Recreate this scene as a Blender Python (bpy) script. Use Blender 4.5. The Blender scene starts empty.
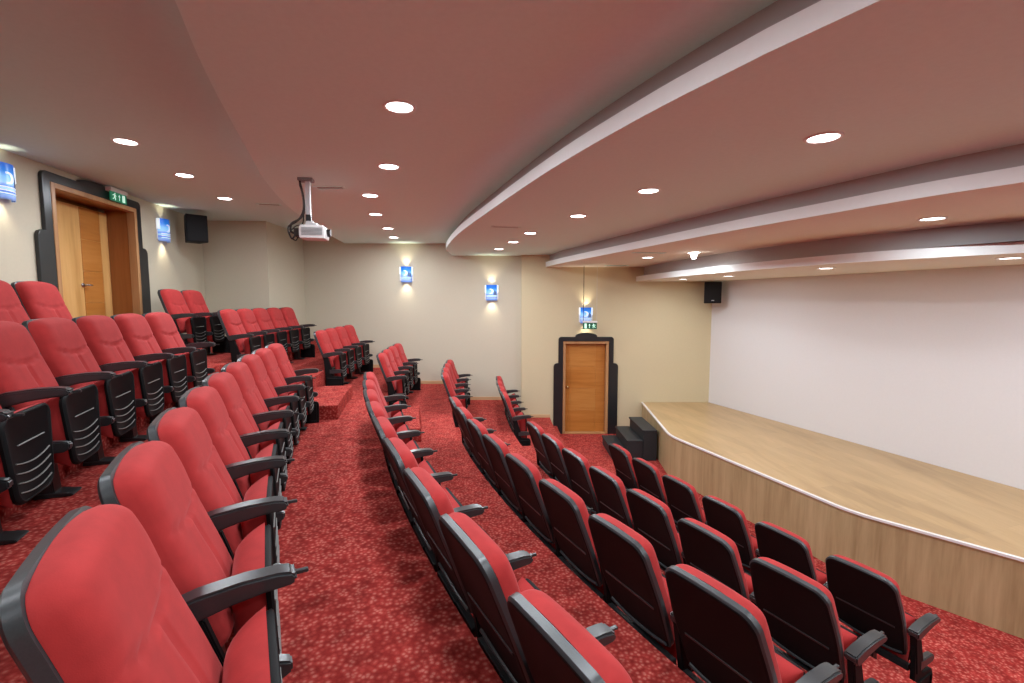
import bpy, bmesh, math, random
from mathutils import Vector, Matrix
random.seed(4)
sc = bpy.context.scene
COL = sc.collection
PI = math.pi

# ------------------------------------------------------------------ materials
def new_mat(name):
    m = bpy.data.materials.new(name); m.use_nodes = True
    nt = m.node_tree; b = nt.nodes['Principled BSDF']
    return m, nt, b

def ramp(nt, stops, interp='LINEAR'):
    r = nt.nodes.new('ShaderNodeValToRGB'); r.color_ramp.interpolation = interp
    e = r.color_ramp.elements
    while len(e) < len(stops): e.new(0.5)
    for k, (p, c) in enumerate(stops):
        e[k].position = p; e[k].color = (*c, 1)
    return r

def coords(nt, scale=(1, 1, 1), rot=(0, 0, 0), kind='Object'):
    tc = nt.nodes.new('ShaderNodeTexCoord'); mp = nt.nodes.new('ShaderNodeMapping')
    mp.inputs['Scale'].default_value = scale; mp.inputs['Rotation'].default_value = rot
    nt.links.new(tc.outputs[kind], mp.inputs['Vector'])
    return mp.outputs['Vector']

def noise(nt, vec, scale, detail=3, rough=0.5):
    n = nt.nodes.new('ShaderNodeTexNoise'); n.inputs['Scale'].default_value = scale
    n.inputs['Detail'].default_value = detail; n.inputs['Roughness'].default_value = rough
    nt.links.new(vec, n.inputs['Vector']); return n

def bump(nt, b, height, strength=0.2, dist=0.01):
    bp = nt.nodes.new('ShaderNodeBump'); bp.inputs['Strength'].default_value = strength
    bp.inputs['Distance'].default_value = dist
    nt.links.new(height, bp.inputs['Height']); nt.links.new(bp.outputs['Normal'], b.inputs['Normal'])

def plain(name, col, rough=0.5, spec=0.5, metal=0.0, nscale=60, var=0.06, bstr=0.05):
    m, nt, b = new_mat(name)
    n = noise(nt, coords(nt), nscale, 3)
    lo = tuple(c * (1 - var) for c in col); hi = tuple(min(1, c * (1 + var)) for c in col)
    r = ramp(nt, [(0.3, lo), (0.7, hi)])
    nt.links.new(n.outputs['Fac'], r.inputs['Fac']); nt.links.new(r.outputs['Color'], b.inputs['Base Color'])
    b.inputs['Roughness'].default_value = rough; b.inputs['Specular IOR Level'].default_value = spec
    b.inputs['Metallic'].default_value = metal
    if bstr: bump(nt, b, n.outputs['Fac'], bstr, 0.004)
    return m

def emis(name, col, strength):
    m, nt, b = new_mat(name)
    b.inputs['Base Color'].default_value = (*col, 1)
    b.inputs['Emission Color'].default_value = (*col, 1)
    b.inputs['Emission Strength'].default_value = strength
    return m

def wood(name, c0, c1, c2, scale, stretch, rough=0.35, plank=None, spec=0.4):
    """grain stretched along the axis whose stretch value is smallest"""
    m, nt, b = new_mat(name)
    v = coords(nt, stretch)
    n = noise(nt, v, scale, 5, 0.6)
    n2 = noise(nt, v, scale * 5.3, 3, 0.6)
    mx = nt.nodes.new('ShaderNodeMath'); mx.operation = 'MULTIPLY_ADD'
    nt.links.new(n2.outputs['Fac'], mx.inputs[0]); mx.inputs[1].default_value = 0.35
    nt.links.new(n.outputs['Fac'], mx.inputs[2])
    r = ramp(nt, [(0.45, c0), (0.66, c1), (0.9, c2)])
    nt.links.new(mx.outputs[0], r.inputs['Fac'])
    out = r.outputs['Color']
    if plank:
        br = nt.nodes.new('ShaderNodeTexBrick')
        br.inputs['Scale'].default_value = 1.0
        br.inputs['Brick Width'].default_value = plank[0]; br.inputs['Row Height'].default_value = plank[1]
        br.inputs['Mortar Size'].default_value = 0.0012; br.inputs['Mortar Smooth'].default_value = 0.1
        br.inputs['Color1'].default_value = (1, 1, 1, 1); br.inputs['Color2'].default_value = (.86, .86, .86, 1)
        br.inputs['Mortar'].default_value = (.72, .70, .68, 1)
        nt.links.new(coords(nt, (1, 1, 1), plank[2]), br.inputs['Vector'])
        mm = nt.nodes.new('ShaderNodeMix'); mm.data_type = 'RGBA'; mm.blend_type = 'MULTIPLY'
        mm.inputs['Factor'].default_value = 1
        nt.links.new(out, mm.inputs['A']); nt.links.new(br.outputs['Color'], mm.inputs['B'])
        out = mm.outputs['Result']
    nt.links.new(out, b.inputs['Base Color'])
    b.inputs['Roughness'].default_value = rough; b.inputs['Specular IOR Level'].default_value = spec
    return m

def carpet_mat():
    m, nt, b = new_mat('red_carpet')
    vec = coords(nt)
    vo = nt.nodes.new('ShaderNodeTexVoronoi'); vo.inputs['Scale'].default_value = 44
    nt.links.new(vec, vo.inputs['Vector'])
    r = ramp(nt, [(0.0, CARPET[2]), (0.2, CARPET[2]), (0.42, CARPET[1]), (0.75, CARPET[0])])
    nt.links.new(vo.outputs['Distance'], r.inputs['Fac'])
    n = noise(nt, vec, 9, 5, 0.65)
    r2 = ramp(nt, [(0.3, (.55, .5, .5)), (0.7, (1.2, 1.2, 1.2))])
    nt.links.new(n.outputs['Fac'], r2.inputs['Fac'])
    mm = nt.nodes.new('ShaderNodeMix'); mm.data_type = 'RGBA'; mm.blend_type = 'MULTIPLY'
    mm.inputs['Factor'].default_value = 1
    nt.links.new(r.outputs['Color'], mm.inputs['A']); nt.links.new(r2.outputs['Color'], mm.inputs['B'])
    nt.links.new(mm.outputs['Result'], b.inputs['Base Color'])
    b.inputs['Roughness'].default_value = 0.95; b.inputs['Specular IOR Level'].default_value = 0.1
    n3 = noise(nt, vec, 160, 2)
    bump(nt, b, n3.outputs['Fac'], 0.6, 0.006)
    return m

CARPET = ((.29, .026, .022), (.41, .052, .042), (.53, .15, .118))
M = {}
M['carpet'] = carpet_mat()
M['wall'] = plain('beige_wall_paint', (.57, .52, .405), 0.75, 0.25, nscale=40, var=.015, bstr=.03)
M['wall_bounce'] = plain('beige_wall_warm_bounce', (.615, .53, .345), 0.75, 0.25, nscale=40, var=.015, bstr=.03)  # same beige, with warm bounce from the stage wood put into the colour
M['screen_wall'] = plain('white_wall_paint', (.715, .705, .71), 0.8, 0.2, nscale=40, var=.01, bstr=.02)
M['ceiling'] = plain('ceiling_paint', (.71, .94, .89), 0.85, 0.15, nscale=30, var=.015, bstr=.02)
M['ceiling_rear_shade'] = plain('rear_ceiling_painted_shade', (.62, .79, .76), 0.85, 0.15, nscale=30, var=.015, bstr=.02)  # ceiling paint darkened: the rear tier's dimmer light put into the colour
M['ceiling_bounce'] = plain('ceiling_warm_bounce', (.78, .75, .66), 0.85, 0.15, nscale=30, var=.015, bstr=.02)  # tan bounce off the stage put into the colour of the low tiers
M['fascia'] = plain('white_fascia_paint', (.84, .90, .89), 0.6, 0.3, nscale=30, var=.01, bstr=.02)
M['fascia_band_shade'] = plain('fascia_recess_shade', (.46, .44, .44), 0.7, 0.25, nscale=30, var=.01, bstr=.02)  # white fascia greyed: shade of the set-back band put into the colour
M['plastic'] = plain('black_plastic', (.024, .029, .031), 0.3, 0.75, nscale=220, var=.12, bstr=.015)
M['shell'] = plain('black_shell_plastic', (.0045, .0045, .005), 0.6, 0.18, nscale=220, var=.12, bstr=.03)
M['rim'] = plain('grey_rim_plastic', (.032, .039, .042), 0.36, 0.6, nscale=220, var=.10, bstr=.05)
M['speaker'] = plain('speaker_black', (.005, .005, .006), .7, .3, nscale=200, var=.2, bstr=.1)
M['rib'] = plain('ridge_highlight_plastic', (.20, .20, .19), 0.4, 0.5, nscale=200, var=.1, bstr=0)  # ridges lightened: glints of overhead light put into the colour
M['black_metal'] = plain('black_metal', (.012, .013, .014), 0.4, 0.5, nscale=90, var=.1, bstr=.03)
M['laminate'] = plain('black_laminate', (.014, .0155, .017), 0.3, 0.55, nscale=90, var=.1, bstr=.02)
M['step'] = plain('charcoal_step_vinyl', (.022, .025, .028), 0.55, 0.4, nscale=120, var=.2, bstr=.06)
M['steel'] = plain('brushed_steel', (.55, .55, .56), 0.3, 0.5, metal=1, nscale=120, var=.05, bstr=.02)
M['brass'] = plain('polished_brass', (.75, .60, .32), 0.22, 0.5, metal=1, nscale=120, var=.03, bstr=.01)
M['alu'] = plain('painted_aluminium', (.62, .61, .62), 0.4, 0.5, metal=.3, nscale=120, var=.04, bstr=.02)
M['edge_trim'] = plain('pale_metal_edge', (.78, .76, .74), 0.35, 0.6, nscale=120, var=.03, bstr=.02)
M['white_plastic'] = plain('white_plastic', (.78, .78, .77), 0.4, 0.5, nscale=80, var=.03, bstr=.02)
M['grille'] = plain('grey_grille', (.30, .32, .33), 0.6, 0.3, nscale=200, var=.2, bstr=.1)
M['cable'] = plain('dark_cable', (.03, .027, .024), 0.6, 0.3, nscale=100, var=.2, bstr=.05)
M['slot'] = plain('shadow_slot', (.20, .15, .14), 0.8, 0.2, nscale=50, var=.05, bstr=0)
M['stage_top'] = wood('stage_floor_laminate', (.38, .245, .115), (.475, .315, .15), (.55, .375, .19), 2.6, (1.0, .14, 1), 0.33,
                      plank=(1.3, .19, (0, 0, math.radians(71))))
M['stage_front'] = wood('stage_front_laminate', (.33, .235, .115), (.43, .32, .165), (.51, .385, .21), 9, (1, 1, .07), 0.42)
M['door_light'] = wood('light_door_veneer', (.56, .29, .09), (.68, .38, .13), (.76, .46, .18), 6, (1, 1, .08), 0.3)
M['door_mid'] = wood('orange_door_veneer', (.38, .135, .024), (.47, .18, .036), (.54, .225, .055), 6, (.10, .10, 1), 0.3)
M['door_honey'] = wood('honey_door_veneer', (.41, .155, .031), (.50, .205, .046), (.56, .25, .065), 6, (.10, .10, 1), 0.3)
M['door_dark'] = wood('brown_door_veneer', (.22, .075, .018), (.30, .105, .028), (.36, .14, .04), 5, (1, 1, .08), 0.3)
M['door_frame'] = wood('door_frame_veneer', (.34, .165, .065), (.43, .22, .095), (.49, .27, .12), 6, (1, 1, .08), 0.35)
M['trim'] = wood('skirting_wood', (.46, .28, .14), (.56, .36, .19), (.62, .42, .24), 5, (.1, .1, 1), 0.4)
M['lamp'] = emis('lamp_diffuser', (1, .97, .92), 22)
M['exit_green'] = emis('exit_green', (.012, .20, .10), .55)
M['exit_white'] = emis('exit_white', (.62, 1.0, .80), 1.0)
M['exit_green_dim'] = emis('exit_green_dim', (.012, .11, .06), .35)

def fabric(name, col):
    m, nt, b = new_mat(name)
    vec = coords(nt)
    n = noise(nt, vec, 14, 4, 0.6)
    r = ramp(nt, [(0.25, tuple(c * .86 for c in col)), (0.75, tuple(c * 1.12 for c in col))])
    nt.links.new(n.outputs['Fac'], r.inputs['Fac']); nt.links.new(r.outputs['Color'], b.inputs['Base Color'])
    b.inputs['Roughness'].default_value = 0.85; b.inputs['Specular IOR Level'].default_value = 0.2
    b.inputs['Sheen Weight'].default_value = 0.25; b.inputs['Sheen Roughness'].default_value = 0.4
    b.inputs['Sheen Tint'].default_value = (1, .35, .35, 1)
    n2 = noise(nt, vec, 420, 2)
    bump(nt, b, n2.outputs['Fac'], 0.15, 0.002)
    return m
M['fabric'] = fabric('red_velour', (.385, .032, .031))

def shade_mat():
    m, nt, b = new_mat('blue_lamp_print')
    tc = nt.nodes.new('ShaderNodeTexCoord'); sp = nt.nodes.new('ShaderNodeSeparateXYZ')
    nt.links.new(tc.outputs['Object'], sp.inputs[0])
    mr = nt.nodes.new('ShaderNodeMapRange'); mr.inputs['From Min'].default_value = -.165; mr.inputs['From Max'].default_value = .165
    nt.links.new(sp.outputs['Z'], mr.inputs['Value'])
    r = ramp(nt, [(0.0, (.10, .16, .36)), (.12, (.22, .38, .75)), (.22, (.10, .2, .5)), (.30, (.40, .62, .95)), (.36, (.12, .25, .6)),
                  (.46, (.30, .55, .95)), (.62, (.20, .50, .95)), (.78, (.02, .22, .80)), (1.0, (.01, .11, .55))])
    nt.links.new(mr.outputs['Result'], r.inputs['Fac'])
    nt.links.new(r.outputs['Color'], b.inputs['Base Color']); nt.links.new(r.outputs['Color'], b.inputs['Emission Color'])
    b.inputs['Emission Strength'].default_value = .8; b.inputs['Roughness'].default_value = .3
    return m
M['shade'] = shade_mat()
M['shade_white'] = emis('lit_white_acrylic', (.85, .95, 1.0), 1.1)
M['shade_dark'] = emis('print_dark_towers', (.07, .12, .25), .35)

# ------------------------------------------------------------------ mesh helpers
def link(name, me, mat, parent=None, smooth=False, loc=None, rz=None):
    o = bpy.data.objects.new(name, me); COL.objects.link(o)
    if mat is not None:
        for mm in (mat if isinstance(mat, (list, tuple)) else [mat]): me.materials.append(mm)
    if smooth:
        for p in me.polygons: p.use_smooth = True
    if parent: o.parent = parent
    if loc is not None: o.location = loc
    if rz is not None: o.rotation_euler = (0, 0, rz)
    return o

def bm_obj(name, bm, mat, parent=None, smooth=False, loc=None, rz=None, bevel=0, angle=None):
    bmesh.ops.recalc_face_normals(bm, faces=bm.faces)
    if bevel:
        es = [e for e in bm.edges if len(e.link_faces) == 2 and e.calc_face_angle(0) > .5]
        bmesh.ops.bevel(bm, geom=es, offset=bevel, segments=2, affect='EDGES', clamp_overlap=True, profile=.5)
    me = bpy.data.meshes.new(name); bm.to_mesh(me); bm.free()
    o = link(name, me, mat, parent, smooth, loc, rz)
    if angle is not None:
        for p in me.polygons: p.use_smooth = True
        me.set_sharp_from_angle(angle=angle)
    return o

def box(bm, c, s, rz=0, mi=0):
    r = bmesh.ops.create_cube(bm, size=1)
    M4 = Matrix.Translation(c) @ Matrix.Rotation(rz, 4, 'Z') @ Matrix.Diagonal((*s, 1))
    bmesh.ops.transform(bm, matrix=M4, verts=r['verts'])
    return r['verts']

def prism(bm, pts, axis_fn0, axis_fn1, mi=0):
    """closed prism between two images of the 2-D outline pts"""
    a = [bm.verts.new(axis_fn0(p)) for p in pts]; b = [bm.verts.new(axis_fn1(p)) for p in pts]
    n = len(pts); fs = []
    fs.append(bm.faces.new(a)); fs.append(bm.faces.new(b[::-1]))
    for k in range(n): fs.append(bm.faces.new((a[k], b[k], b[(k + 1) % n], a[(k + 1) % n])))
    return fs

def slab(bm, pts, z0, z1):
    return prism(bm, pts, lambda p: (p[0], p[1], z0), lambda p: (p[0], p[1], z1))

def cyl(bm, c, r, h, seg=24, r2=None, rot=None):
    q = bmesh.ops.create_cone(bm, cap_ends=True, segments=seg, radius1=r, radius2=r if r2 is None else r2, depth=h)
    M4 = Matrix.Translation(c) @ (rot if rot else Matrix.Identity(4))
    bmesh.ops.transform(bm, matrix=M4, verts=q['verts'])

def tube(bm, pts, r, seg=8):
    pts = [Vector(p) for p in pts]; rings = []
    for i, p in enumerate(pts):
        t = (pts[min(i + 1, len(pts) - 1)] - pts[max(i - 1, 0)]).normalized()
        u = t.cross(Vector((0, 0, 1)))
        if u.length < .1: u = t.cross(Vector((0, 1, 0)))
        u.normalize(); v = t.cross(u)
        rings.append([bm.verts.new(p + r * (math.cos(a) * u + math.sin(a) * v)) for a in (2 * PI * k / seg for k in range(seg))])
    for A, B in zip(rings, rings[1:]):
        for k in range(seg): bm.faces.new((A[k], A[(k + 1) % seg], B[(k + 1) % seg], B[k]))
    bm.faces.new(rings[0][::-1]); bm.faces.new(rings[-1])

def catmull(pts, n=8):
    P = [Vector(p) for p in pts]; P = [2 * P[0] - P[1]] + P + [2 * P[-1] - P[-2]]
    out = []
    for i in range(1, len(P) - 2):
        for k in range(n):
            t = k / n; a, b, c, d = P[i - 1], P[i], P[i + 1], P[i + 2]
            out.append(.5 * ((2 * b) + (c - a) * t + (2 * a - 5 * b + 4 * c - d) * t * t + (3 * b - a - 3 * c + d) * t ** 3))
    out.append(P[-2]); return out

def thing(name, label, cat, loc=(0, 0, 0), rz=0, group=None):
    o = bpy.data.objects.new(name, None); COL.objects.link(o); o.empty_display_size = .1
    o.location = loc; o.rotation_euler = (0, 0, rz); tag(o, label, cat, group); return o
def tag(o, label, cat, group=None):
    o['label'] = label; o['category'] = cat
    if group: o['group'] = group
def structure(o):
    o['kind'] = 'structure'; return o
def copy_tree(o, parent=None):
    c = o.copy(); COL.objects.link(c)
    if parent: c.parent = parent
    for ch in list(o.children): copy_tree(ch, c)
    return c

# ------------------------------------------------------------------ hall layout (metres)
CX, CY = 15.455, 9.993                 # centre of the curved rows
def R(i): return 20.227 - .9815 * i    # radius of the armrest tips of row i (0 = back row, 6 = front row)
RISE = .3527
ZT = [2.036] + [(6 - i) * RISE for i in range(1, 7)]   # tread heights
RR = [19.95] + [R(i) for i in range(1, 7)]
def edge(i): return R(i + 1) + .30     # riser between tread i and i+1
def pol(r, t, z=0): return Vector((CX - r * math.cos(t), CY + r * math.sin(t), z))

# carpeted floor: stepped tiers
bm = bmesh.new()
N = 90; T0, T1 = -1.08, .016
ts = [T0 + (T1 - T0) * k / N for k in range(N + 1)]
prof = [(21.6, ZT[0])]
for i in range(6): prof += [(edge(i), ZT[i]), (edge(i), ZT[i + 1])]
prof += [(11.0, 0.0), (8.0, 0.0)]
rows = []
for r, z in prof: rows.append([bm.verts.new(pol(r, t, z)) for t in ts])
for A, B in zip(rows, rows[1:]):
    for k in range(N): bm.faces.new((A[k], A[k + 1], B[k + 1], B[k]))
fl = structure(bm_obj('floor', bm, M['carpet']))

# carpeted half steps in the aisle
def half_step(i, t0, t1, r_in=-.18):
    bm = bmesh.new(); n = 12
    arc = [t0 + (t1 - t0) * k / n for k in range(n + 1)]
    pts = [pol(edge(i - 1) + .02, t) for t in arc] + [pol(R(i) + r_in, t) for t in arc[::-1]]
    z0 = ZT[i]; h = (ZT[i - 1] - ZT[i]) / 2
    slab(bm, [(p.x, p.y) for p in pts], z0 - .02, z0 + h)
    return structure(bm_obj('floor_step', bm, M['carpet'], bevel=.008))
half_step(1, -.256, -.203)
for i in (2, 3, 4, 5): half_step(i, -.241, -.164)
half_step(6, -.235, .010, .15)

# ------------------------------------------------------------------ walls
def wall(name, p0, p1, z0, z1, mat, openings=(), th=.5, out=1):
    """vertical wall from p0 to p1; thickness grows to the outside"""
    p0 = Vector(p0); p1 = Vector(p1); d = (p1 - p0); L = d.length; d.normalize()
    n = Vector((-d.y, d.x)) * out
    bm = bmesh.new()
    def piece(a, b, za, zb):
        if b - a < 1e-4 or zb - za < 1e-4: return
        A = p0 + d * a; B = p0 + d * b
        slab(bm, [tuple(A), tuple(B), tuple(B + n * th), tuple(A + n * th)], za, zb)
    s = 0
    for (a, b, za, zb) in sorted(openings):
        piece(s, a, z0, z1); piece(a, b, zb, z1); piece(a, b, z0, za); s = b
    piece(s, L, z0, z1)
    bmesh.ops.remove_doubles(bm, verts=bm.verts, dist=1e-5)
    return structure(bm_obj(name, bm, mat))

ZA, ZB, ZC, ZD, ZE = 4.25, 4.06, 3.805, 3.555, 3.255
TOP = 4.45
BW0 = Vector((-5.45, 8.5)); BWd = (Vector((-4.75, 4.55)) - BW0).normalized()   # back wall, running towards the camera
BWn = Vector((BWd.y, -BWd.x))                                              # into the hall?
if BWn.x < 0: BWn = -BWn
def bw(s, off=0, z=0):
    p = BW0 + BWd * s + BWn * off; return Vector((p.x, p.y, z))
BWrz = math.atan2(BWd.y, BWd.x)
BW1 = BW0 + BWd * 12.2
LD = (2.0, 3.49, ZT[0], 4.078)          # left door opening
wall('wall_back', BW0, BW1, -.1, TOP, M['wall'], [LD], out=1 if Vector((-BWd.y, BWd.x)).x < 0 else -1)
wall('wall_recess', (-5.6, 8.50), (-4.35, 8.57), -.1, TOP, M['wall'], th=.3, out=1)
wall('wall_return', (-4.35, 8.57), (-4.425, 10.3), -.1, TOP, M['wall'], th=.25, out=1)
wall('wall_far_left', (-4.7, 10.22), (.2, 10.22), -.1, TOP, M['wall'])
FY = 10.07
FD = (1.085 - .2, 2.056 - .2, -.1, 1.996)
wall('wall_far_right', (.2, FY), (4.4, FY), -.1, TOP, M['wall_bounce'], [FD])
def scr(y): return 4.215 + .345 * (FY - y)
wall('wall_screen', (scr(10.3), 10.3), (scr(-3.4), -3.4), -.1, TOP, M['screen_wall'], th=.3, out=1)
wall('wall_near', (BW1.x - .4, BW1.y), (scr(-3.4) + .3, -3.4), -.1, TOP, M['wall'], th=.2, out=-1)

# wooden skirting along the far wall, stepping with the tiers
tn = 0
for i in range(1, 6):
    x0 = CX - edge(i - 1) ; x1 = CX - edge(i)
    x0 = max(x0, -4.4)
    for a, b, y in ((x0, min(x1, .2), 10.22), (max(x0, .2), x1, FY)):
        if b - a < .02: continue
        bm = bmesh.new(); box(bm, ((a + b) / 2, y - .008, ZT[i] + .03), (b - a, .016, .075))
        if i == 5 and y == FY: box(bm, (b - .012, y - .008, ZT[i] - .16), (.024, .016, .34))
        tn += 1; structure(bm_obj('trim_%d' % tn, bm, M['trim'], bevel=.003))

# ------------------------------------------------------------------ ceiling tiers
def poly_line(pts, near_r):
    P = [tuple(v) for v in catmull([Vector((a, b, 0)) for a, b in pts], 6)]
    P = [(p[0], p[1]) for p in P]                       # far -> near
    x, y = P[-1]
    t = math.asin((y - CY) / math.hypot(x - CX, y - CY)); r0 = math.hypot(x - CX, y - CY)
    k = 0
    while True:
        k += 1; t2 = t - .03 * k; f = min(1, k / 8); r = r0 + (near_r - r0) * f
        q = pol(r, t2); P.append((q.x, q.y))
        if q.y < -3.35 or k > 60: break
    return P
def inward(P, d):
    out = []
    for k, p in enumerate(P):
        a = Vector(P[max(k - 1, 0)]); b = Vector(P[min(k + 1, len(P) - 1)]); t = (b - a).normalized()
        n = Vector((-t.y, t.x));  n = n if n.x > 0 else -n
        out.append((p[0] + n.x * d, p[1] + n.y * d))
    return out

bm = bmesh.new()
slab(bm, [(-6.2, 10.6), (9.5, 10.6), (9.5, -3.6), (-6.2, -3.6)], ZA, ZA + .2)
structure(bm_obj('ceiling', bm, M['ceiling_rear_shade']))

EB = poly_line([(-3.56, 10.35), (-3.36, 8.9), (-2.97, 6.61), (-2.54, 5.05), (-2.15, 3.99), (-1.83, 3.14), (-1.60, 2.56), (-1.38, 2.06)], 18.6)
EC = poly_line([(-1.27, 10.35), (-1.25, 9.6), (-1.2, 8.8), (-.79, 7.02), (-.22, 5.15), (.29, 3.6), (.69, 2.6), (1.0, 1.96)], 16.52)
s_ = (ZD - 2.8318) / (3.57 - 2.8318)
ED = poly_line([(a * s_, b * s_) for a, b in [(.66, 10.6), (.90, 9.45), (1.58, 7.25), (2.23, 5.23), (2.63, 4.18), (2.91, 3.48), (3.17, 3.02)]], 14.16)
EE = poly_line([(2.60, 10.3), (2.64, 9.4), (2.96, 7.4), (3.54, 5.55), (4.02, 4.72), (4.45, 4.2)], 12.75)
def tier(name, E, z, zup, lip, rec, paint='ceiling'):
    bm = bmesh.new()
    tail = [(9.3, -3.35), (9.3, 10.35)]
    def sub(E): return [tuple(p) for p in E] + tail
    if lip:
        # soffit with a white lip and a set-back band above it
        o = sub(E)
        f = slab(bm, o, z, z + lip)
        for q in f[2:2 + len(E) - 1]: q.material_index = 1
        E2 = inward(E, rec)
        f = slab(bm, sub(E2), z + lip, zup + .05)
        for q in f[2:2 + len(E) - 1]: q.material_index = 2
        for q in bm.faces:
            c = q.calc_center_median()
    else:
        slab(bm, sub(E), z, zup + .05)
    bm.normal_update()
    return structure(bm_obj(name, bm, [M[paint], M['fascia'], M['fascia_band_shade']]))
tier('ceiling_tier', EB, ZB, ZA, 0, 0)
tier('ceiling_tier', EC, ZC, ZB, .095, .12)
tier('ceiling_tier', ED, ZD, ZC, .10, .08, 'ceiling_bounce')
tier('ceiling_tier', EE, ZE, ZD, .10, .16, 'ceiling_bounce')

# ------------------------------------------------------------------ downlights
def lamp_data(kind, energy, col, size):
    l = bpy.data.lights.new('downlight_glow', 'AREA'); l.shape = 'DISK'; l.size = size; l.energy = energy; l.color = col; l.spread = math.radians(180)
    return l
def make_downlight(bulb=False):
    t = thing('downlight', '', 'ceiling light')
    bm = bmesh.new(); seg = 32
    def ring(r, z): return [bm.verts.new((r * math.cos(2 * PI * k / seg), r * math.sin(2 * PI * k / seg), z)) for k in range(seg)]
    rs = [ring(.103, .0), ring(.103, -.006), ring(.096, -.010), ring(.084, -.008), ring(.080, .0)]
    for A, B in zip(rs, rs[1:]):
        for k in range(seg): bm.faces.new((A[k], A[(k + 1) % seg], B[(k + 1) % seg], B[k]))
    bm_obj('trim_ring', bm, M['white_plastic'], t, True)
    bm = bmesh.new()
    cyl(bm, (0, 0, -.0025), .081, .004, 32)
    if bulb:
        cyl(bm, (0, 0, -.05), .030, .09, 20, .055)
    bm_obj('diffuser', bm, M['lamp'], t)
    return t
dl = make_downlight(); dlb = make_downlight(True)
used = set()
def place_downlight(x, y, z, label, group, power, col=(.93, 1.0, 1.07), bulb=False):
    src = dlb if bulb else dl
    if src.name in used: o = copy_tree(src)
    else: o = src; used.add(src.name)
    o.location = (x, y, z); tag(o, label, 'ceiling light', group)
    L = bpy.data.objects.new('glow', lamp_data('AREA', power, col, .15)); COL.objects.link(L)
    L.location = (x, y, z - (.11 if bulb else .014))
    L.parent = o; L.matrix_parent_inverse = Matrix.Translation((-x, -y, -z))
    return o
ORD = ['first', 'second', 'third', 'fourth', 'fifth', 'sixth', 'seventh', 'eighth', 'ninth', 'tenth', 'eleventh']
PW = 27
def lights(pts, z, where, group, power, col=(.93, 1.0, 1.07), bulb=None):
    for k, (x, y) in enumerate(pts):
        place_downlight(x, y, z, 'round white downlight, %s nearest the camera, %s' % (ORD[k], where), group, power, col, bulb == k)
lights([(-3.43, 4.36), (-3.68, 5.49), (-3.95, 6.69)], ZA, 'rear ceiling beside the back wall door', 'downlights by the back wall', PW * 1.3)
lights([(-.71, 3.12), (-1.12, 4.45), (-1.64, 5.63), (-1.92, 6.83), (-2.08, 8.12), (-2.26, 9.23)], ZB, 'ceiling tier holding the projector', 'downlights on the projector tier', PW * 1.35)
lights([(1.85, 2.92), (1.2, 4.28), (.75, 5.51), (.26, 6.86), (.02, 7.88), (-.24, 8.92)], ZC, 'broad middle ceiling tier', 'downlights on the middle tier', PW * 1.3)
lights([(3.66, 4.22), (2.67, 7.07), (2.22, 7.87)], ZD, 'narrow tier above the front rows', 'downlights above the front rows', PW * .7, bulb=1)
lights([(4.81, 4.65), (3.95, 6.05), (3.56, 7.9), (3.19, 8.95)], ZE, 'lowest tier above the stage', 'downlights above the stage', PW * .66)
for x, y, z in [(-2.8, 1.6, ZA), (-2.3, .2, ZA), (-1.7, -1.4, ZA), (-.25, 1.75, ZB), (.3, .4, ZB), (.95, -1.0, ZB), (2.6, 1.5, ZC), (3.4, .2, ZC), (4.3, -1.2, ZC),
                (4.6, 2.7, ZD), (5.5, 1.4, ZD), (5.7, 3.2, ZE), (6.5, 1.8, ZE), (7.2, .4, ZE), (6.4, -.4, ZD)]:
    place_downlight(x, y, z, 'round white downlight on the ceiling tiers behind the camera', 'downlights behind the camera', PW * (.8 if z < 3.4 else 1.0 if z > 4.2 else 1.35))

# thin slot vents in the ceiling
def vent(x, y, z, L, w, rz, label, mat='slot'):
    t = thing('ceiling_vent', label, 'vent', (x, y, z), rz)
    bm = bmesh.new()
    for sx, sy, px, py in ((L + .05, .02, 0, w / 2 + .01), (L + .05, .02, 0, -w / 2 - .01), (.02, w, L / 2 + .01, 0), (.02, w, -L / 2 - .01, 0)):
        box(bm, (px, py, -.004), (sx, sy, .008))
    bm_obj('frame', bm, M['ceiling'], t)
    bm = bmesh.new(); box(bm, (0, 0, -.001), (L, w, .003)); bm_obj('slot', bm, M[mat], t)
vent(-1.96, 5.25, ZB, .28, .07, 0, 'thin slot vent in the ceiling right of the projector mount')
vent(-.08, 6.32, ZC, .34, .06, .25, 'thin slot vent on the middle ceiling tier left of its far downlights')
vent(2.02, 7.12, ZD, .45, .06, .1, 'thin slot vent beside downlights on the tier above front rows')
vent(2.10, 9.65, ZD, .42, .14, .05, 'dark grille vent at far wall above the door', 'cable')
vent(-3.55, 7.1, ZA, .28, .07, .2, 'thin slot vent in rear ceiling behind the projector')

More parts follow.
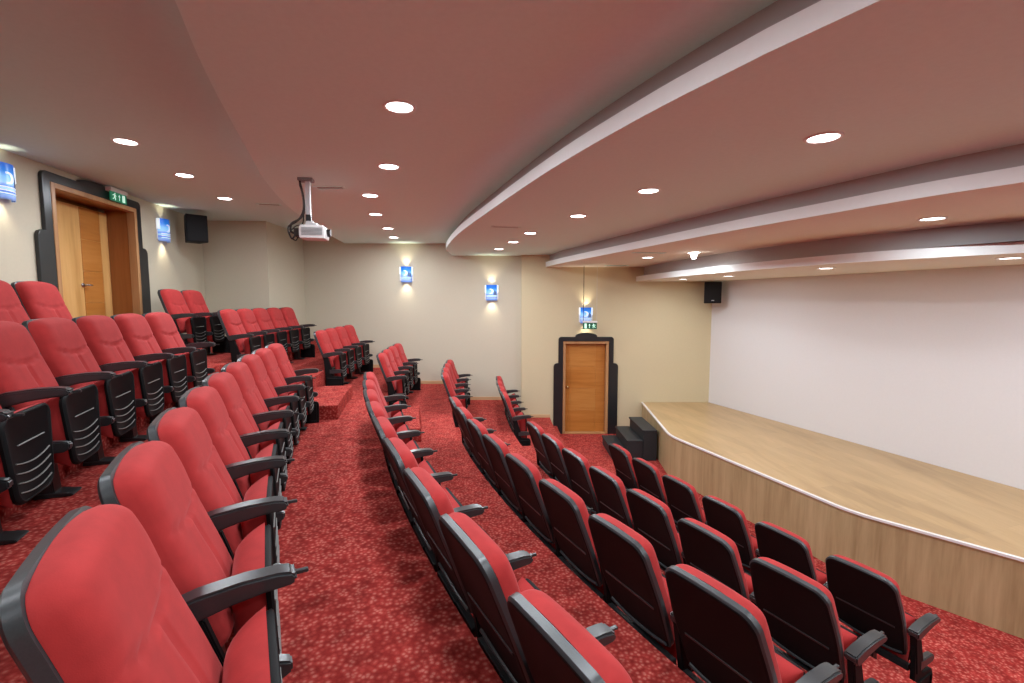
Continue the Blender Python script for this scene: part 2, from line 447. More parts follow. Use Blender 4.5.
# ------------------------------------------------------------------ doors
def door_surround(parent, w, head, border=.105, lo=.20, sh=1.53, dome_w=.47, dome_h=.088, dome_x=0, th=.035):
    """black stepped surround in local x (along wall), y = into the hall, z up"""
    def arc(cx, cz, r, a0, a1, n=6): return [(cx + r * math.cos(a0 + (a1 - a0) * k / n), cz + r * math.sin(a0 + (a1 - a0) * k / n)) for k in range(n + 1)]
    hw = w / 2; up = hw + border; lw = hw + lo; top = head + border - .005
    r = .06; r2 = .075
    right = [(hw, 0), (lw, 0)] + arc(lw - r2, sh - r2, r2, 0, PI / 2) + [(up, sh)] + arc(up - r, top - r, r, 0, PI / 2)
    n = 12
    dome = [(dome_x + dome_w / 2 * math.cos(a), top + dome_h * math.sin(a) ** .8 if math.sin(a) > 0 else top) for a in (PI * k / n for k in range(n + 1))]
    left = [(-x, z) for x, z in right[::-1]]
    outer = right + dome + left
    pts = outer + [(-hw, head), (hw, head)]
    bm = bmesh.new(); prism(bm, pts, lambda p: (p[0], 0.002, p[1]), lambda p: (p[0], th, p[1]))
    return bm_obj('door_surround', bm, M['laminate'], parent, bevel=.006)

def architrave(parent, w, head, width, y0, y1, mat='door_frame'):
    bm = bmesh.new(); hw = w / 2
    box(bm, (-hw + width / 2, (y0 + y1) / 2, head / 2), (width, y1 - y0, head))
    box(bm, (hw - width / 2, (y0 + y1) / 2, head / 2), (width, y1 - y0, head))
    box(bm, (0, (y0 + y1) / 2, head - width / 2), (w - 2 * width, y1 - y0, width))
    return bm_obj('door_frame', bm, M[mat], parent, bevel=.004)

# far door (beside the stage steps). local x -> world -x when facing -y : rotate pi
fd = structure(thing('door_1', 'orange wooden door in a black stepped surround in the far wall', 'door', (1.5705, FY, 0), PI))
W = .971; H = 1.996
door_surround(fd, W, H, .10, .20, 1.53)
architrave(fd, W, H, .055, -.30, .022)
bm = bmesh.new(); box(bm, (0, -.31, H / 2), (W, .02, H)); bm_obj('door_backing', bm, M['door_dark'], fd)
leafw = W - .11
bm = bmesh.new(); box(bm, (0, -.13, .97), (leafw, .04, 1.93)); leaf = bm_obj('door_leaf', bm, M['door_honey'], fd, bevel=.003)
# veneer fields: in local coords left in the picture = +x
for k in range(4):
    bm = bmesh.new(); box(bm, (.055, -.108, .25 + .475 * k), (.56, .006, .468)); bm_obj('veneer_panel', bm, M['door_honey'] if k % 2 else M['door_mid'], leaf, bevel=.002)
bm = bmesh.new(); box(bm, (-.325, -.108, .97), (.19, .006, 1.92)); bm_obj('veneer_panel', bm, M['door_mid'], leaf, bevel=.002)
bm = bmesh.new(); box(bm, (.383, -.108, .97), (.085, .006, 1.92)); bm_obj('veneer_panel', bm, M['door_mid'], leaf, bevel=.002)
bm = bmesh.new()
rx = Matrix.Rotation(PI / 2, 4, 'X')
cyl(bm, (.375, -.095, 1.0), .026, .012, 20, rot=rx); cyl(bm, (.375, -.075, 1.0), .010, .04, 14, rot=rx)
bmesh.ops.create_uvsphere(bm, u_segments=18, v_segments=12, radius=.027, matrix=Matrix.Translation((.375, -.045, 1.0)))
bm_obj('door_knob', bm, M['brass'], leaf, True)
bm = bmesh.new(); box(bm, (0, -.06, .008), (leafw, .2, .016)); bm_obj('threshold', bm, M['door_frame'], fd)

# back wall door (recessed); local x along wall towards the camera, y into hall
sm = (LD[0] + LD[1]) / 2
def face_rz(nx, ny): return math.atan2(-nx, ny)          # local +y -> (nx, ny)
bd = structure(thing('door_2', 'orange wooden door deep in a black stepped surround in the back wall', 'door', bw(sm, 0, ZT[0]), face_rz(BWn.x, BWn.y)))
# find which local x is towards the far end
rz2 = bd.rotation_euler.z; lx = Vector((math.cos(rz2), math.sin(rz2)))
far_sign = 1 if lx.dot(-BWd) > 0 else -1                  # +1: local +x points to the far end
W2 = LD[1] - LD[0]; H2 = LD[3] - ZT[0]
door_surround(bd, W2, H2, .105, .215, 1.53, dome_w=.62, dome_h=.06, th=.04)
architrave(bd, W2, H2, .055, -.05, .045)
hw = W2 / 2
bm = bmesh.new()
for sx in (-1, 1): box(bm, (sx * (hw - .018), -.18, H2 / 2), (.034, .28, H2))
box(bm, (0, -.18, H2 - .02), (W2 - .07, .28, .036))
bm_obj('door_lining', bm, M['door_dark'], bd)
bm = bmesh.new(); box(bm, (0, -.43, H2 / 2), (W2, .02, H2)); bm_obj('door_backing', bm, M['door_dark'], bd)
xf = far_sign * (hw - .036)                              # far edge of the leaf
def fx(d): return xf - far_sign * d                       # d metres from the far edge
bm = bmesh.new(); box(bm, (fx(.45), -.325, .985), (.90, .045, 1.95)); leaf2 = bm_obj('door_leaf', bm, M['door_light'], bd, bevel=.003)
bm = bmesh.new(); box(bm, (fx(.90 + .215), -.325, .985), (.43, .045, 1.95)); bm_obj('door_side_panel', bm, M['door_frame'], bd, bevel=.003)
bm = bmesh.new(); box(bm, (fx(.075), -.30, .985), (.15, .006, 1.94)); bm_obj('veneer_panel', bm, M['door_light'], leaf2, bevel=.002)
for k in range(5):
    bm = bmesh.new(); box(bm, (fx(.335), -.30, .20 + .39 * k), (.36, .006, .386)); bm_obj('veneer_panel', bm, M['door_mid'], leaf2, bevel=.002)
bm = bmesh.new(); box(bm, (fx(.71), -.30, .985), (.37, .006, 1.94)); bm_obj('veneer_panel', bm, M['door_light'], leaf2, bevel=.002)
bm = bmesh.new()
cyl(bm, (fx(.545), -.292, 1.0), .027, .012, 20, rot=rx); cyl(bm, (fx(.545), -.265, 1.0), .010, .05, 14, rot=rx)
tube(bm, [(fx(.545), -.24, 1.0), (fx(.51), -.238, 1.0), (fx(.465), -.24, 1.0)], .010, 10)
bm_obj('door_handle', bm, M['steel'], leaf2, True)

# ------------------------------------------------------------------ exit signs
def running_man(bm, cx, cz, s, y, flip=1):
    def P(pts): prism(bm, [(cx + flip * a * s, cz + b * s) for a, b in pts], lambda p: (p[0], y, p[1]), lambda p: (p[0], y + .002, p[1]))
    cyl(bm, (cx + flip * .10 * s, y + .001, cz + .40 * s), .085 * s, .002, 14, rot=rx)
    P([(-.02, .30), (.12, .30), (.06, -.05), (-.10, -.05)])                  # torso
    P([(.08, .28), (.30, .12), (.34, .02), (.28, .0), (.05, .18)])           # fore arm
    P([(-.02, .28), (-.30, .24), (-.36, .10), (-.29, .08), (-.24, .17), (-.02, .20)])
    P([(-.08, -.03), (.06, -.03), (.24, -.20), (.18, -.46), (.09, -.44), (.12, -.22)])
    P([(-.10, -.03), (.02, -.06), (-.12, -.30), (-.40, -.36), (-.40, -.28), (-.18, -.24)])
def arrow(bm, cx, cz, s, y, ang):
    c, sn = math.cos(ang), math.sin(ang)
    pts = [(-.05, -.4), (.05, -.4), (.05, .1), (.2, .1), (0, .42), (-.2, .1), (-.05, .1)]
    prism(bm, [(cx + s * (a * c - b * sn), cz + s * (a * sn + b * c)) for a, b in pts], lambda p: (p[0], y, p[1]), lambda p: (p[0], y + .002, p[1]))
def rect(bm, cx, cz, w, h, y):
    box(bm, (cx, y + .001, cz), (w, .002, h))

es = thing('exit_sign', 'green emergency exit sign with white housing above the back wall door', 'exit sign', bw(2.45, .085, 4.075), face_rz(BWn.x, BWn.y))
ms = far_sign                                            # picture right = far end
bm = bmesh.new(); box(bm, (0, -.02, .135), (.33, .08, .05)); bm_obj('housing', bm, M['white_plastic'], es, bevel=.005)
bm = bmesh.new(); box(bm, (0, -.06, .135), (.10, .05, .03)); bm_obj('bracket', bm, M['white_plastic'], es)
bm = bmesh.new(); box(bm, (0, 0, .055), (.32, .012, .11)); pn = bm_obj('sign_panel', bm, M['exit_green'], es)
bm = bmesh.new()
running_man(bm, -ms * .085, .055, .095, .0065, ms); arrow(bm, ms * .01, .055, .09, .0065, 0); rect(bm, ms * .095, .055, .05, .085, .0065)
bm_obj('pictogram', bm, M['exit_white'], pn)

es2 = thing('exit_sign', 'small green emergency exit sign hung on two rods above the far door', 'exit sign', (1.60, FY - .30, 2.275), PI)
bm = bmesh.new(); box(bm, (0, 0, .145), (.30, .05, .035)); bm_obj('housing', bm, M['white_plastic'], es2, bevel=.004)
bm = bmesh.new(); box(bm, (0, 0, .06), (.285, .012, .13)); pn = bm_obj('sign_panel', bm, M['exit_green_dim'], es2)
bm = bmesh.new()
rect(bm, .09, .06, .045, .10, .0065); arrow(bm, 0.01, .06, .10, .0065, 0); running_man(bm, -.08, .06, .10, .0065, 1)
bm_obj('pictogram', bm, M['exit_white'], pn)
for x in (.135, -.135):
    bm = bmesh.new(); tube(bm, [(x, 0, .16), (x, 0, ZD - 2.275)], .006 if x > 0 else .003, 8); bm_obj('rod', bm, M['cable'] if x > 0 else M['alu'], es2, True)

# ------------------------------------------------------------------ wall lamps
def make_sconce():
    t = thing('wall_lamp', '', 'wall lamp')
    Rw = .118; Hh = .165; n = 22
    def curved(bm, x0, x1, z0, z1, off, th=.003, nn=6):
        """a patch of the half-cylinder"""
        A = []
        for k in range(nn + 1):
            x = x0 + (x1 - x0) * k / nn; a = math.acos(max(-1, min(1, x / Rw)))
            A.append((a, x))
        f0 = [(math.cos(a) * (Rw + off), math.sin(a) * (Rw + off) * .75 + .015) for a, _ in A]
        f1 = [(math.cos(a) * (Rw + off - th), math.sin(a) * (Rw + off - th) * .75 + .015) for a, _ in A]
        q = []
        for L in (f0, f1): q.append([(bm.verts.new((x, y, z0)), bm.verts.new((x, y, z1))) for x, y in L])
        for k in range(nn):
            bm.faces.new((q[0][k][0], q[0][k + 1][0], q[0][k + 1][1], q[0][k][1]))
            bm.faces.new((q[1][k][0], q[1][k][1], q[1][k + 1][1], q[1][k + 1][0]))
            for e in (0, 1): bm.faces.new((q[0][k][e], q[0][k + 1][e], q[1][k + 1][e], q[1][k][e]))
        for k in (0, nn): bm.faces.new((q[0][k][0], q[0][k][1], q[1][k][1], q[1][k][0]))
    bm = bmesh.new(); curved(bm, -Rw, Rw, -Hh, Hh, 0, .004, n); bm_obj('lamp_shade', bm, M['shade'], t, angle=.6)
    sh = t.children[0]
    bm = bmesh.new(); box(bm, (0, .008, .01), (.29, .014, .30)); bm_obj('back_plate', bm, M['white_plastic'], t, bevel=.004)
    bm = bmesh.new()
    for sx in (-1, 1): box(bm, (sx * .129, .03, .085), (.022, .04, .15))
    bm_obj('side_wing', bm, M['shade_white'], t, bevel=.004)
    bm = bmesh.new()                                     # crescent and water lines
    n2 = 14
    for k in range(n2):
        a0 = math.radians(60 + 240 * k / n2); a1 = math.radians(60 + 240 * (k + 1) / n2)
        def pt(a, r, dx): return (.015 + dx + r * math.cos(a), .03 + r * math.sin(a))
        w = math.sin(PI * (k + .5) / n2)
        xm, zm = pt((a0 + a1) / 2, .05 - .010 * w, 0)
        curved(bm, max(-Rw, xm - .004 - .012 * w), xm + .004 + .012 * w, zm - .006, zm + .008, .003, .002, 2)
    for zz, hh in ((-.055, .006), (-.085, .005), (-.112, .005)):
        curved(bm, -.105, .105, zz, zz + hh, .003, .002, 12)
    bm_obj('crescent_print', bm, M['shade_white'], sh)
    bm = bmesh.new()
    for x, w, z1 in ((-.104, .020, .03), (-.08, .018, .06), (-.058, .016, .035)):
        curved(bm, x, x + w, -.05, z1, .003, .002, 3)
    bm_obj('tower_print', bm, M['shade_dark'], sh)
    return t
sco = make_sconce(); first = [True]
def place_sconce(loc, nx, ny, label, upk=1):
    o = sco if first[0] else copy_tree(sco); first[0] = False
    o.location = loc; o.rotation_euler = (0, 0, face_rz(nx, ny)); tag(o, label, 'wall lamp', 'blue wall lamps')
    for dz, up, e in ((.175, 1, 4.5), (-.175, 0, 3.0)):
        l = bpy.data.lights.new('wall_lamp_glow', 'SPOT'); l.energy = e * 4 * (upk if up else 1); l.color = (1, .88, .66); l.shadow_soft_size = .03
        l.spot_size = math.radians(95); l.spot_blend = 1
        L = bpy.data.objects.new('glow', l); COL.objects.link(L); L.parent = o
        L.location = (0, .062, dz * .8); L.rotation_euler = (PI, 0, 0) if up else (0, 0, 0)
place_sconce(bw(4.07, 0, 3.935), BWn.x, BWn.y, 'blue crescent wall lamp on the back wall, at the left edge before the door', .18)
place_sconce(bw(1.33, 0, 3.885), BWn.x, BWn.y, 'blue crescent wall lamp on the back wall between door and speaker', .18)
place_sconce((-2.245, 10.22, 3.405), 0, -1, 'blue crescent wall lamp on the far wall, leftmost and highest there')
place_sconce((-.435, 10.22, 3.02), 0, -1, 'blue crescent wall lamp on the far wall, left of the wall corner')
place_sconce((1.555, FY, 2.545), 0, -1, 'blue crescent wall lamp above the far door, partly behind the exit sign')

# ------------------------------------------------------------------ speakers
def speaker(loc, rz, label, w, d, h):
    t = thing('loudspeaker', label, 'loudspeaker', loc, rz)
    bm = bmesh.new()
    pts = [(-w / 2, -d / 2), (w / 2, -d / 2), (w * .34, d / 2), (-w * .34, d / 2)]   # front at -y
    slab(bm, pts, 0, h); bm_obj('cabinet', bm, M['speaker'], t, bevel=.012)
    bm = bmesh.new(); box(bm, (0, -d / 2 - .006, h / 2), (w * .90, .012, h * .92)); bm_obj('grille', bm, M['speaker'], t, bevel=.005)
    if w > .31:
        bm = bmesh.new(); box(bm, (0, -d / 2 - .0135, h * .13), (.05, .004, .014)); bm_obj('badge_plate', bm, M['alu'], t)
    bm = bmesh.new()
    box(bm, (0, d / 2 + .05, h * .5), (.06, .12, .10)); box(bm, (0, d / 2 + .11, h * .5), (.12, .02, .2))
    bm_obj('wall_bracket', bm, M['black_metal'], t)
    return t
speaker((-5.00, 7.62, 3.76), math.radians(48), 'black loudspeaker high on the back wall near the recess', .30, .28, .42)
speaker((4.05, 9.70, 2.80), math.radians(-14), 'black loudspeaker high in the corner beside the white screen wall', .33, .28, .43)

# ------------------------------------------------------------------ projector
pr = thing('projector', 'white projector on a grey pole under the ceiling', 'projector', (-1.99, 4.9, 3.46), math.radians(10))
bm = bmesh.new()
prism(bm, [(-.13, .0), (.105, .0), (.11, .03), (.105, .115), (.09, .13), (-.12, .13), (-.135, .105), (-.135, .03)],
      lambda p: (p[0], -.11, p[1]), lambda p: (p[0], .11, p[1]))
body = bm_obj('body', bm, M['white_plastic'], pr, bevel=.008)
bm = bmesh.new()
for k in range(6): box(bm, (-.012, -.112, .035 + .013 * k), (.195, .006, .007))
bm_obj('side_vent', bm, M['grille'], body)
bm = bmesh.new(); cyl(bm, (.12, .03, .07), .04, .04, 24, rot=Matrix.Rotation(PI / 2, 4, 'Y')); bm_obj('lens', bm, M['black_metal'], body)
bm = bmesh.new(); box(bm, (-.165, .0, .06), (.05, .16, .08)); bm_obj('connector_block', bm, M['cable'], pr, bevel=.006)
bm = bmesh.new(); box(bm, (-.03, 0, .146), (.11, .13, .022)); box(bm, (-.05, 0, .165), (.07, .06, .03)); bm_obj('mount_bracket', bm, M['alu'], pr, bevel=.003)
bm = bmesh.new(); box(bm, (-.06, 0, .21), (.05, .05, .07)); bm_obj('tilt_clamp', bm, M['black_metal'], pr, bevel=.005)
ht = ZB - 3.46
bm = bmesh.new(); box(bm, (-.06, 0, .24 + (ht - .24) / 2), (.046, .046, ht - .24)); bm_obj('pole', bm, M['alu'], pr, bevel=.005)
bm = bmesh.new(); box(bm, (-.075, 0, ht - .015), (.14, .11, .03)); bm_obj('ceiling_plate', bm, M['grille'], pr, bevel=.004)
bm = bmesh.new()
tube(bm, catmull([(-.125, -.03, ht - .03), (-.12, -.04, ht - .08), (-.10, -.045, ht - .16), (-.095, -.04, .30), (-.14, -.03, .20), (-.22, -.02, .15), (-.235, 0, .08), (-.19, 0, .05)], 6), .011, 8)
tube(bm, catmull([(-.13, -.02, ht - .03), (-.10, -.05, ht - .14), (-.09, -.05, .26), (-.16, -.05, .17), (-.25, -.04, .11), (-.22, -.04, .0), (-.19, -.03, .04)], 6), .008, 8)
tube(bm, catmull([(-.095, -.04, .26), (-.13, .03, .16), (-.20, .03, .13), (-.26, .03, .05), (-.20, .02, -.01), (-.17, .02, .04)], 6), .006, 8)
bm_obj('cable', bm, M['cable'], pr, True)

# ------------------------------------------------------------------ stage
ZS = .685
k_ = (2.8318 - ZS) / (2.8318 - .61)
front = [(2.78, FY - .004)] + [(a * k_, b * k_) for a, b in [(2.623, 7.782), (3.60, 4.885), (4.424, 3.943), (6.4, 1.69)]]
fr = [front[0]]
for k in (1, 2):
    P0, P1, P2 = Vector(front[k - 1]), Vector(front[k]), Vector(front[k + 1]); rr_ = .22 if k == 1 else .22
    a = P1 + (P0 - P1).normalized() * rr_; c = P1 + (P2 - P1).normalized() * rr_
    for j in range(9):
        t = j / 8; fr.append(tuple(a * (1 - t) ** 2 + P1 * 2 * t * (1 - t) + c * t * t))
fr += front[3:]
yb = 1.2
back = [(scr(yb) - .003, yb), (scr(FY) - .006, FY - .004)]
stg = thing('stage', 'low wooden stage with pale laminate front and metal edge before the white wall', 'stage', (0, 0, 0))
bm = bmesh.new(); slab(bm, fr + back, ZS - .03, ZS); bm_obj('stage_top', bm, M['stage_top'], stg)
bm = bmesh.new()
def strip(bm, line, off0, off1, z0, z1):
    A = inward(line, off0); B = inward(line, off1)
    for k in range(len(line) - 1):
        v = [bm.verts.new((*q, z)) for z in (z0, z1) for q in (A[k], A[k + 1], B[k + 1], B[k])]
        for f in ((0, 1, 2, 3), (4, 5, 6, 7), (0, 1, 5, 4), (1, 2, 6, 5), (2, 3, 7, 6), (3, 0, 4, 7)): bm.faces.new([v[j] for j in f])
    bmesh.ops.remove_doubles(bm, verts=bm.verts, dist=1e-5)
strip(bm, fr, .012, .032, 0.0, ZS - .03); bm_obj('stage_front', bm, M['stage_front'], stg)
bm = bmesh.new(); strip(bm, fr, -.006, .030, ZS - .019, ZS + .004); bm_obj('edge_trim', bm, M['edge_trim'], stg)

# black steps at the far end of the stage
st = thing('stage_steps', 'black three tread steps leading up to the stage beside the far door', 'steps', (0, 0, 0))
xs = [1.80, 2.065, 2.335, 2.585]
for k in range(3):
    h = .185 * (k + 1); y0, y1 = 8.30 + .0 * k, 9.28
    bm = bmesh.new()
    a, b = xs[k], xs[k + 1]
    box(bm, ((a + b) / 2, (y0 + y1) / 2, (h - .03) / 2), (b - a - .004, y1 - y0, h - .03)); bm_obj('riser_box', bm, M['step'], st, bevel=.006)
    bm = bmesh.new(); box(bm, ((a + b) / 2 - .01, (y0 + y1) / 2, h - .015), (b - a + .012, y1 - y0 + .02, .03)); bm_obj('tread', bm, M['step'], st, bevel=.006)

# ------------------------------------------------------------------ the auditorium chair
S = .56
REC = math.radians(20)
BO = Vector((-.232, 0, .375))                      # bottom of the back, front face of the shell
BH = .612
uz = Vector((-math.sin(REC), 0, math.cos(REC)))    # up along the back
un = Vector((math.cos(REC), 0, math.sin(REC)))     # out of the front of the back
def back_hw(v):
    """half width of the backrest at height fraction v"""
    w = .230 + .016 * math.sin(PI * min(1, v / .8) * .6)
    w -= .022 * max(0, (v - .45) / .55) ** 1.3
    d = (1 - v) * BH; r = .065
    if d < r: w = w - r + math.sqrt(max(0, r * r - (r - d) ** 2))
    d = v * BH; r = .05
    if d < r: w = w - r + math.sqrt(max(0, r * r - (r - d) ** 2))
    return max(w, .03)
def top_arch(u): return .014 * (1 - u * u)

def back_cushion():
    bm = bmesh.new(); nu, nv = 34, 48; grid = []
    for j in range(nv + 1):
        v = .5 - .5 * math.cos(PI * j / nv); v = .35 * v + .65 * j / nv
        row = []
        for i in range(nu + 1):
            u = math.sin((i / nu - .5) * PI); u = .55 * u + .45 * (2 * i / nu - 1)
            hw = back_hw(v) - .005
            eu = 1 - abs(u) ** 8; ev = min(1, (1 - v) / .10) ; ev = math.sqrt(max(0, 1 - (1 - ev) ** 2)); eb = min(1, v / .06); eb = math.sqrt(max(0, 1 - (1 - eb) ** 2))
            prof = (max(0, eu) ** .5) * ev * eb
            T = .066 + .008 * math.exp(-((v - .82) / .14) ** 2) + .008 * math.exp(-((v - .28) / .2) ** 2) * (1 - u * u)
            vs = .60 + .075 * u * u
            g = .015 * math.exp(-((v - vs) / .011) ** 2) * (1 - abs(u) ** 5)
            if v < vs - .01 and v > .06: g += .013 * math.exp(-(u / .03) ** 2) * min(1, (vs - v) / .05)
            p = BO + uz * (v * BH + (v > .5) * (v - .5) * 2 * top_arch(u)) + un * (.004 + T * prof - g * prof) + Vector((0, u * hw, 0))
            row.append(bm.verts.new(p))
        grid.append(row)
    for A, B in zip(grid, grid[1:]):
        for i in range(nu): bm.faces.new((A[i], A[i + 1], B[i + 1], B[i]))
    return bm

def outline_back(grow=0, n=44):
    R_, L_ = [], []
    for j in range(n + 1):
        v = .5 - .5 * math.cos(PI * j / n)
        hw = back_hw(v) + grow
        R_.append((hw, v))
    tops = []
    hw1 = R_[-1][0]
    for k in range(1, 8):
        y = hw1 * (1 - 2 * k / 8); tops.append((y, 1.0))
    L_ = [(-a, b) for a, b in R_[::-1]]
    return R_ + tops + L_

def back_shell():
    bm = bmesh.new(); loops = []
    for off, gr in ((.004, -.008), (.002, .001), (-.022, .003), (-.031, -.004), (-.034, -.014), (-.031, -.022)):
        lp = []
        for y, v in outline_back(gr):
            vv = v * BH + (v - .5) * gr * 2
            arch = max(0, (v - .5) * 2) * top_arch(max(-1, min(1, y / .24)))
            lp.append(bm.verts.new(BO + uz * (vv + arch) + un * off + Vector((0, y, 0))))
        loops.append(lp)
    n = len(loops[0])
    for q, (A, B) in enumerate(zip(loops, loops[1:])):
        for k in range(n): bm.faces.new((A[k], A[(k + 1) % n], B[(k + 1) % n], B[k])).material_index = 1 if q < 3 else 0
    bm.faces.new(loops[0]); bm.faces.new(loops[-1][::-1])
    return bm

def Pb(y, v, off): return BO + uz * (v * BH) + un * off + Vector((0, y, 0))
def shell_details():
    bm = bmesh.new(); P = Pb
    for v, h, hw in ((.40, .010, .19),):
        q = [P(y, vv, o) for o in (-.030, -.0352) for y, vv in ((-hw, v - h), (hw, v - h), (hw, v + h), (-hw, v + h))]
        vs = [bm.verts.new(p) for p in q]
        for f in ((0, 1, 2, 3), (4, 5, 6, 7), (0, 1, 5, 4), (1, 2, 6, 5), (2, 3, 7, 6), (3, 0, 4, 7)): bm.faces.new([vs[j] for j in f])
    return bm
def bottom_lip():
    bm = bmesh.new(); P = Pb
    tube(bm, [P(-.215 + .43 * k / 12, .015 + .05 * abs(2 * k / 12 - 1) ** 2.5, -.036) for k in range(13)], .009, 8)
    return bm

SHT = .39
def seat_xy(f):  # folded seat plane: f = height fraction, returns x, z of the front face
    return Vector((-.068 + .016 * (1 - f), 0, .195 + SHT * f))
def seat_out(grow=0):
    pts = []; r = .05; hw0, hw1 = .178 + grow, .214 + grow
    def corner(cy, cf, a0, a1, rr): return [(cy + rr * math.cos(a), cf + rr * math.sin(a) / SHT) for a in (a0 + (a1 - a0) * k / 6 for k in range(7))]
    pts += corner(hw0 - .07, .07 / SHT - grow, -PI / 2, 0, .07)
    pts += corner(hw1 - r, 1 - r / SHT + grow, 0, PI / 2, r)
    pts += [(-y, f) for y, f in pts[::-1]]
    return pts
SN = Vector((.99, 0, .12)).normalized()
def seat_shell():
    bm = bmesh.new(); loops = []
    for off, g in ((-.020, .0), (-.006, .003), (0, -.005), (.002, -.018), (-.002, -.024)):
        loops.append([bm.verts.new(seat_xy(f) + SN * off + Vector((0, y, 0))) for y, f in seat_out(g)])
    n = len(loops[0])
    for A, B in zip(loops, loops[1:]):
        for k in range(n): bm.faces.new((A[k], A[(k + 1) % n], B[(k + 1) % n], B[k]))
    bm.faces.new(loops[0][::-1]); bm.faces.new(loops[-1])
    return bm
def seat_ribs():
    bm = bmesh.new()
    for f0, hw, sag in ((.66, .13, .0), (.42, .165, .055), (.31, .165, .055), (.20, .16, .055), (.09, .15, .05)):
        tube(bm, [seat_xy(f0 - sag * (1 - (2 * k / 10 - 1) ** 2) + sag) + SN * .001 + Vector((0, hw * .9 * (2 * k / 10 - 1), 0)) for k in range(11)], .0032, 6)
    return bm
def seat_cushion():
    bm = bmesh.new(); nu, nv = 22, 26; fr_, bk = [], []
    for j in range(nv + 1):
        f = math.sin(j / nv * PI / 2) ** .9; row = []
        for i in range(nu + 1):
            u = math.sin((i / nu - .5) * PI)
            e = (max(0, 1 - abs(u) ** 6) ** .5) * math.sqrt(max(0, 1 - max(0, (f - .80) / .20) ** 3)) * min(1, .25 + f / .12)
            hw = .203 - .034 * (1 - f)
            row.append(bm.verts.new(seat_xy(.02 + .985 * f) - SN * (.019 + .105 * e) + Vector((0, u * hw, 0))))
        fr_.append(row)
    for A, B in zip(fr_, fr_[1:]):
        for i in range(nu): bm.faces.new((A[i], A[i + 1], B[i + 1], B[i]))
    return bm

def arm_bm(y):
    bm = bmesh.new()
    pts = [(-.315, .575), (-.318, .612), (-.25, .630), (-.14, .642), (-.05, .642), (-.012, .636), (.0, .622), (-.002, .606), (-.02, .597),
           (-.09, .592), (-.17, .580), (-.24, .562), (-.29, .552)]
    prism(bm, pts, lambda p: (p[0], y - .034, p[1]), lambda p: (p[0], y + .034, p[1]))
    return bm
def frame_bm(y):
    bm = bmesh.new()
    pts = [(-.312, .58), (-.235, .555), (-.20, .44), (-.18, .38), (-.18, .29), (-.262, .29), (-.275, .38)]
    prism(bm, pts, lambda p: (p[0], y - .02, p[1]), lambda p: (p[0], y + .02, p[1]))
    return bm
def hinge_bm(y):
    bm = bmesh.new()
    prism(bm, [(-.22, .375), (-.05, .365), (-.022, .355), (-.022, .325), (-.05, .31), (-.22, .30)], lambda p: (p[0], y - .022, p[1]), lambda p: (p[0], y + .022, p[1]))
    return bm
def end_frame_bm(y):
    bm = bmesh.new()
    pts = [(-.30, .50), (-.245, .50), (-.17, .27), (-.03, .25), (-.015, .22), (-.02, .0), (-.27, .0), (-.285, .02), (-.28, .24)]
    prism(bm, pts, lambda p: (p[0], y - .014, p[1]), lambda p: (p[0], y + .014, p[1]))
    for a, b in (((-.26, .225), (-.04, .225)), ((-.26, .025), (-.04, .025)), ((-.26, .025), (-.26, .225)), ((-.04, .025), (-.04, .225))):
        tube(bm, [(a[0], y - .016, a[1]), (b[0], y - .016, b[1])], .009, 6)
        tube(bm, [(a[0], y + .016, a[1]), (b[0], y + .016, b[1])], .009, 6)
    return bm
def pedestal_bm():
    bm = bmesh.new()
    prism(bm, [(-.285, .0), (-.20, .0), (-.215, .20), (-.235, .34), (-.285, .34)], lambda p: (p[0], -.045, p[1]), lambda p: (p[0], .045, p[1]))
    return bm
def foot_bm():
    bm = bmesh.new()
    prism(bm, [(-.285, .002), (-.13, .002), (-.115, .008), (-.125, .016), (-.20, .026), (-.285, .028)], lambda p: (p[0], -.055, p[1]), lambda p: (p[0], .055, p[1]))
    return bm
def beam_bm():
    bm = bmesh.new(); box(bm, (-.262, 0, .315), (.035, S - .05, .045)); return bm
def pin_bm(y):
    bm = bmesh.new(); box(bm, (.014, y + .006, .615), (.036, .016, .011)); return bm

MESH = {}
def shared(key, fn, mat, smooth=False, bevel=0, angle=.6):
    bm = fn(); bmesh.ops.recalc_face_normals(bm, faces=bm.faces)
    if bevel:
        es_ = [e for e in bm.edges if len(e.link_faces) == 2 and e.calc_face_angle(0) > .45]
        bmesh.ops.bevel(bm, geom=es_, offset=bevel, segments=2, affect='EDGES', clamp_overlap=True)
    me = bpy.data.meshes.new(key); bm.to_mesh(me); bm.free(); [me.materials.append(M[q]) for q in mat.split('+')]
    for p in me.polygons: p.use_smooth = True
    if not smooth: me.set_sharp_from_angle(angle=angle)
    MESH[key] = me
hS = S / 2
def fix(bm): return bm
shared('back_cushion', back_cushion, 'fabric', True)
shared('back_shell', back_shell, 'shell+rim', angle=.7)
shared('shell_ridge', shell_details, 'plastic')
shared('bottom_lip', bottom_lip, 'rim')
shared('seat_shell', seat_shell, 'shell', angle=.7)
shared('seat_rib', seat_ribs, 'rib')
shared('seat_cushion', seat_cushion, 'fabric', True)
for sfx, y in (('far', hS), ('near', -hS)):
    shared('armrest_' + sfx, lambda: arm_bm(y), 'plastic', bevel=.009)
    shared('side_frame_' + sfx, lambda: frame_bm(y), 'shell', bevel=.005)
    shared('hinge_' + sfx, lambda: hinge_bm(y), 'plastic', bevel=.006)
    shared('end_frame_' + sfx, lambda: end_frame_bm(y), 'shell', bevel=.004)
    shared('tablet_pin_' + sfx, lambda: pin_bm(y), 'plastic', bevel=.002)
shared('pedestal', pedestal_bm, 'black_metal', bevel=.005)
shared('foot_plate', foot_bm, 'black_metal', bevel=.003)
shared('beam', beam_bm, 'black_metal', bevel=.003)

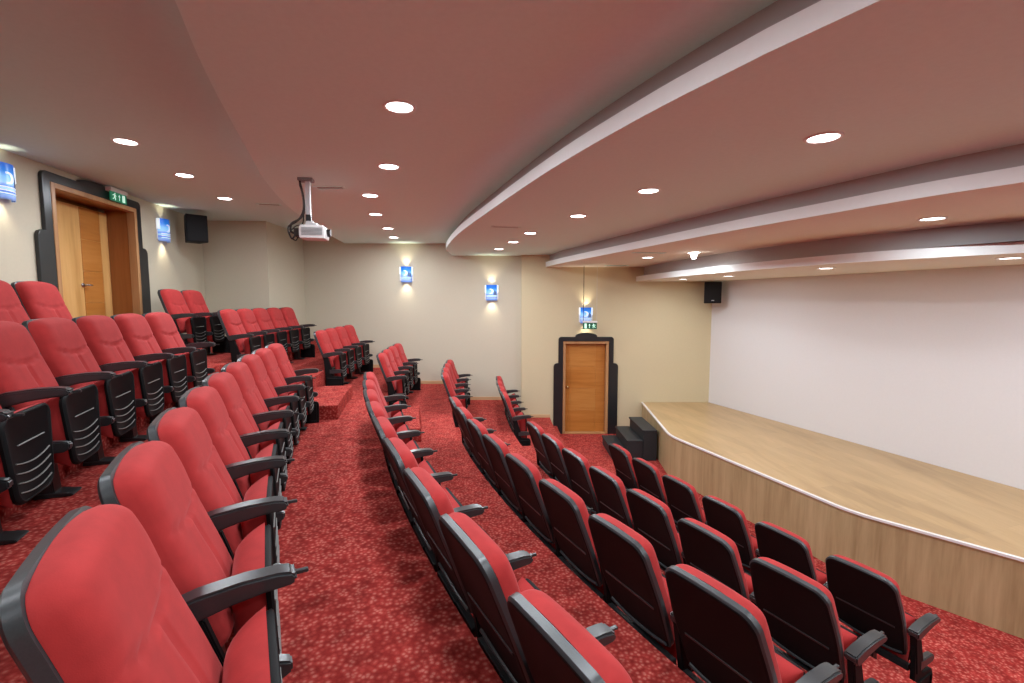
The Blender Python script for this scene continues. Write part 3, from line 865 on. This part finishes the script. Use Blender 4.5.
def part(name, key, parent):
    o = bpy.data.objects.new(name, MESH[key]); COL.objects.link(o); o.parent = parent; return o
def chair_proto(kind):
    t = thing('theatre_seat', '', 'seat')
    part('back_cushion', 'back_cushion', t)
    sh = part('back_shell', 'back_shell', t); part('shell_ridge', 'shell_ridge', sh); part('bottom_lip', 'bottom_lip', sh)
    part('seat_cushion', 'seat_cushion', t)
    ss = part('seat_shell', 'seat_shell', t); part('seat_rib', 'seat_rib', ss)
    ped = part('pedestal', 'pedestal', t); part('foot_plate', 'foot_plate', ped)
    part('beam', 'beam', t)
    for sfx in (('far', 'near') if kind == 'near_end' else ('far',)):
        a = part('armrest', 'armrest_' + sfx, t); part('tablet_pin', 'tablet_pin_' + sfx, a)
        f = part('side_frame', 'side_frame_' + sfx, t); part('hinge', 'hinge_' + sfx, f)
    if kind == 'far_end': part('end_frame', 'end_frame_far', t)
    if kind == 'near_end': part('end_frame', 'end_frame_near', t)
    return t
protos = {k: chair_proto(k) for k in ('mid', 'far_end', 'near_end')}
fresh = set(protos)
ROWN = ['back row', 'sixth row from the stage', 'fifth row from the stage', 'fourth row from the stage', 'third row from the stage', 'second row from the stage', 'front row']
def row(i, a0, n, block, far_end=True, near_end=True, r=None, S=S):
    r = r or RR[i]
    for j in range(n):
        t = a0 - (j + .5) * S / r
        kind = 'near_end' if (j == n - 1 and near_end) else ('far_end' if j == 0 and far_end else 'mid')
        if kind in fresh: o = protos[kind]; fresh.discard(kind)
        else: o = copy_tree(protos[kind])
        o.location = pol(r, t, ZT[i]); o.rotation_euler = (0, 0, -t)
        if block == 'near':
            lab = 'red tip-up seat, %s from the stepped aisle, near block, %s' % (ORD[j], ROWN[i])
        else:
            lab = 'red tip-up seat, %s from the far wall, far block, %s' % (ORD[j], ROWN[i])
        tag(o, lab, 'seat', 'red seats in the %s block, %s' % (block, ROWN[i]))
row(0, -.283, 4, 'near')
row(1, -.261, 8, 'near')
row(2, -.247, 9, 'near')
row(3, -.2484, 10, 'near')
row(4, -.2453, 8, 'near', S=.567)
row(5, -.2500, 7, 'near', S=.567)
row(6, -.2545, 6, 'near', S=.582, r=14.20)
row(0, -.129, 2, 'far', r=20.0)
row(1, -.046, 5, 'far')
row(2, -.0209, 4, 'far')
row(3, -.030, 4, 'far')
row(4, -.016, 4, 'far')
row(5, -.009, 4, 'far')
for k in fresh: pass

# ------------------------------------------------------------------ world, camera, view
w = bpy.data.worlds.new('World'); sc.world = w; w.use_nodes = True
w.node_tree.nodes['Background'].inputs['Color'].default_value = (.02, .02, .02, 1)
w.node_tree.nodes['Background'].inputs['Strength'].default_value = 1

cam = bpy.data.cameras.new('Camera'); co = bpy.data.objects.new('Camera', cam); COL.objects.link(co)
co.location = (0, 0, 2.8318); co.rotation_euler = (PI / 2 - .08341, 0, 0)
cam.sensor_width = 36; cam.sensor_fit = 'HORIZONTAL'; cam.lens = 476.15 / 1024 * 36; cam.clip_start = .02
sc.camera = co
vs = sc.view_settings
sc.display_settings.display_device = 'sRGB'
vs.view_transform = 'Standard'; vs.look = 'None'; vs.gamma = 1; vs.use_curve_mapping = False; vs.exposure = -0.8
sc.cycles.max_bounces = 10; sc.cycles.diffuse_bounces = 6
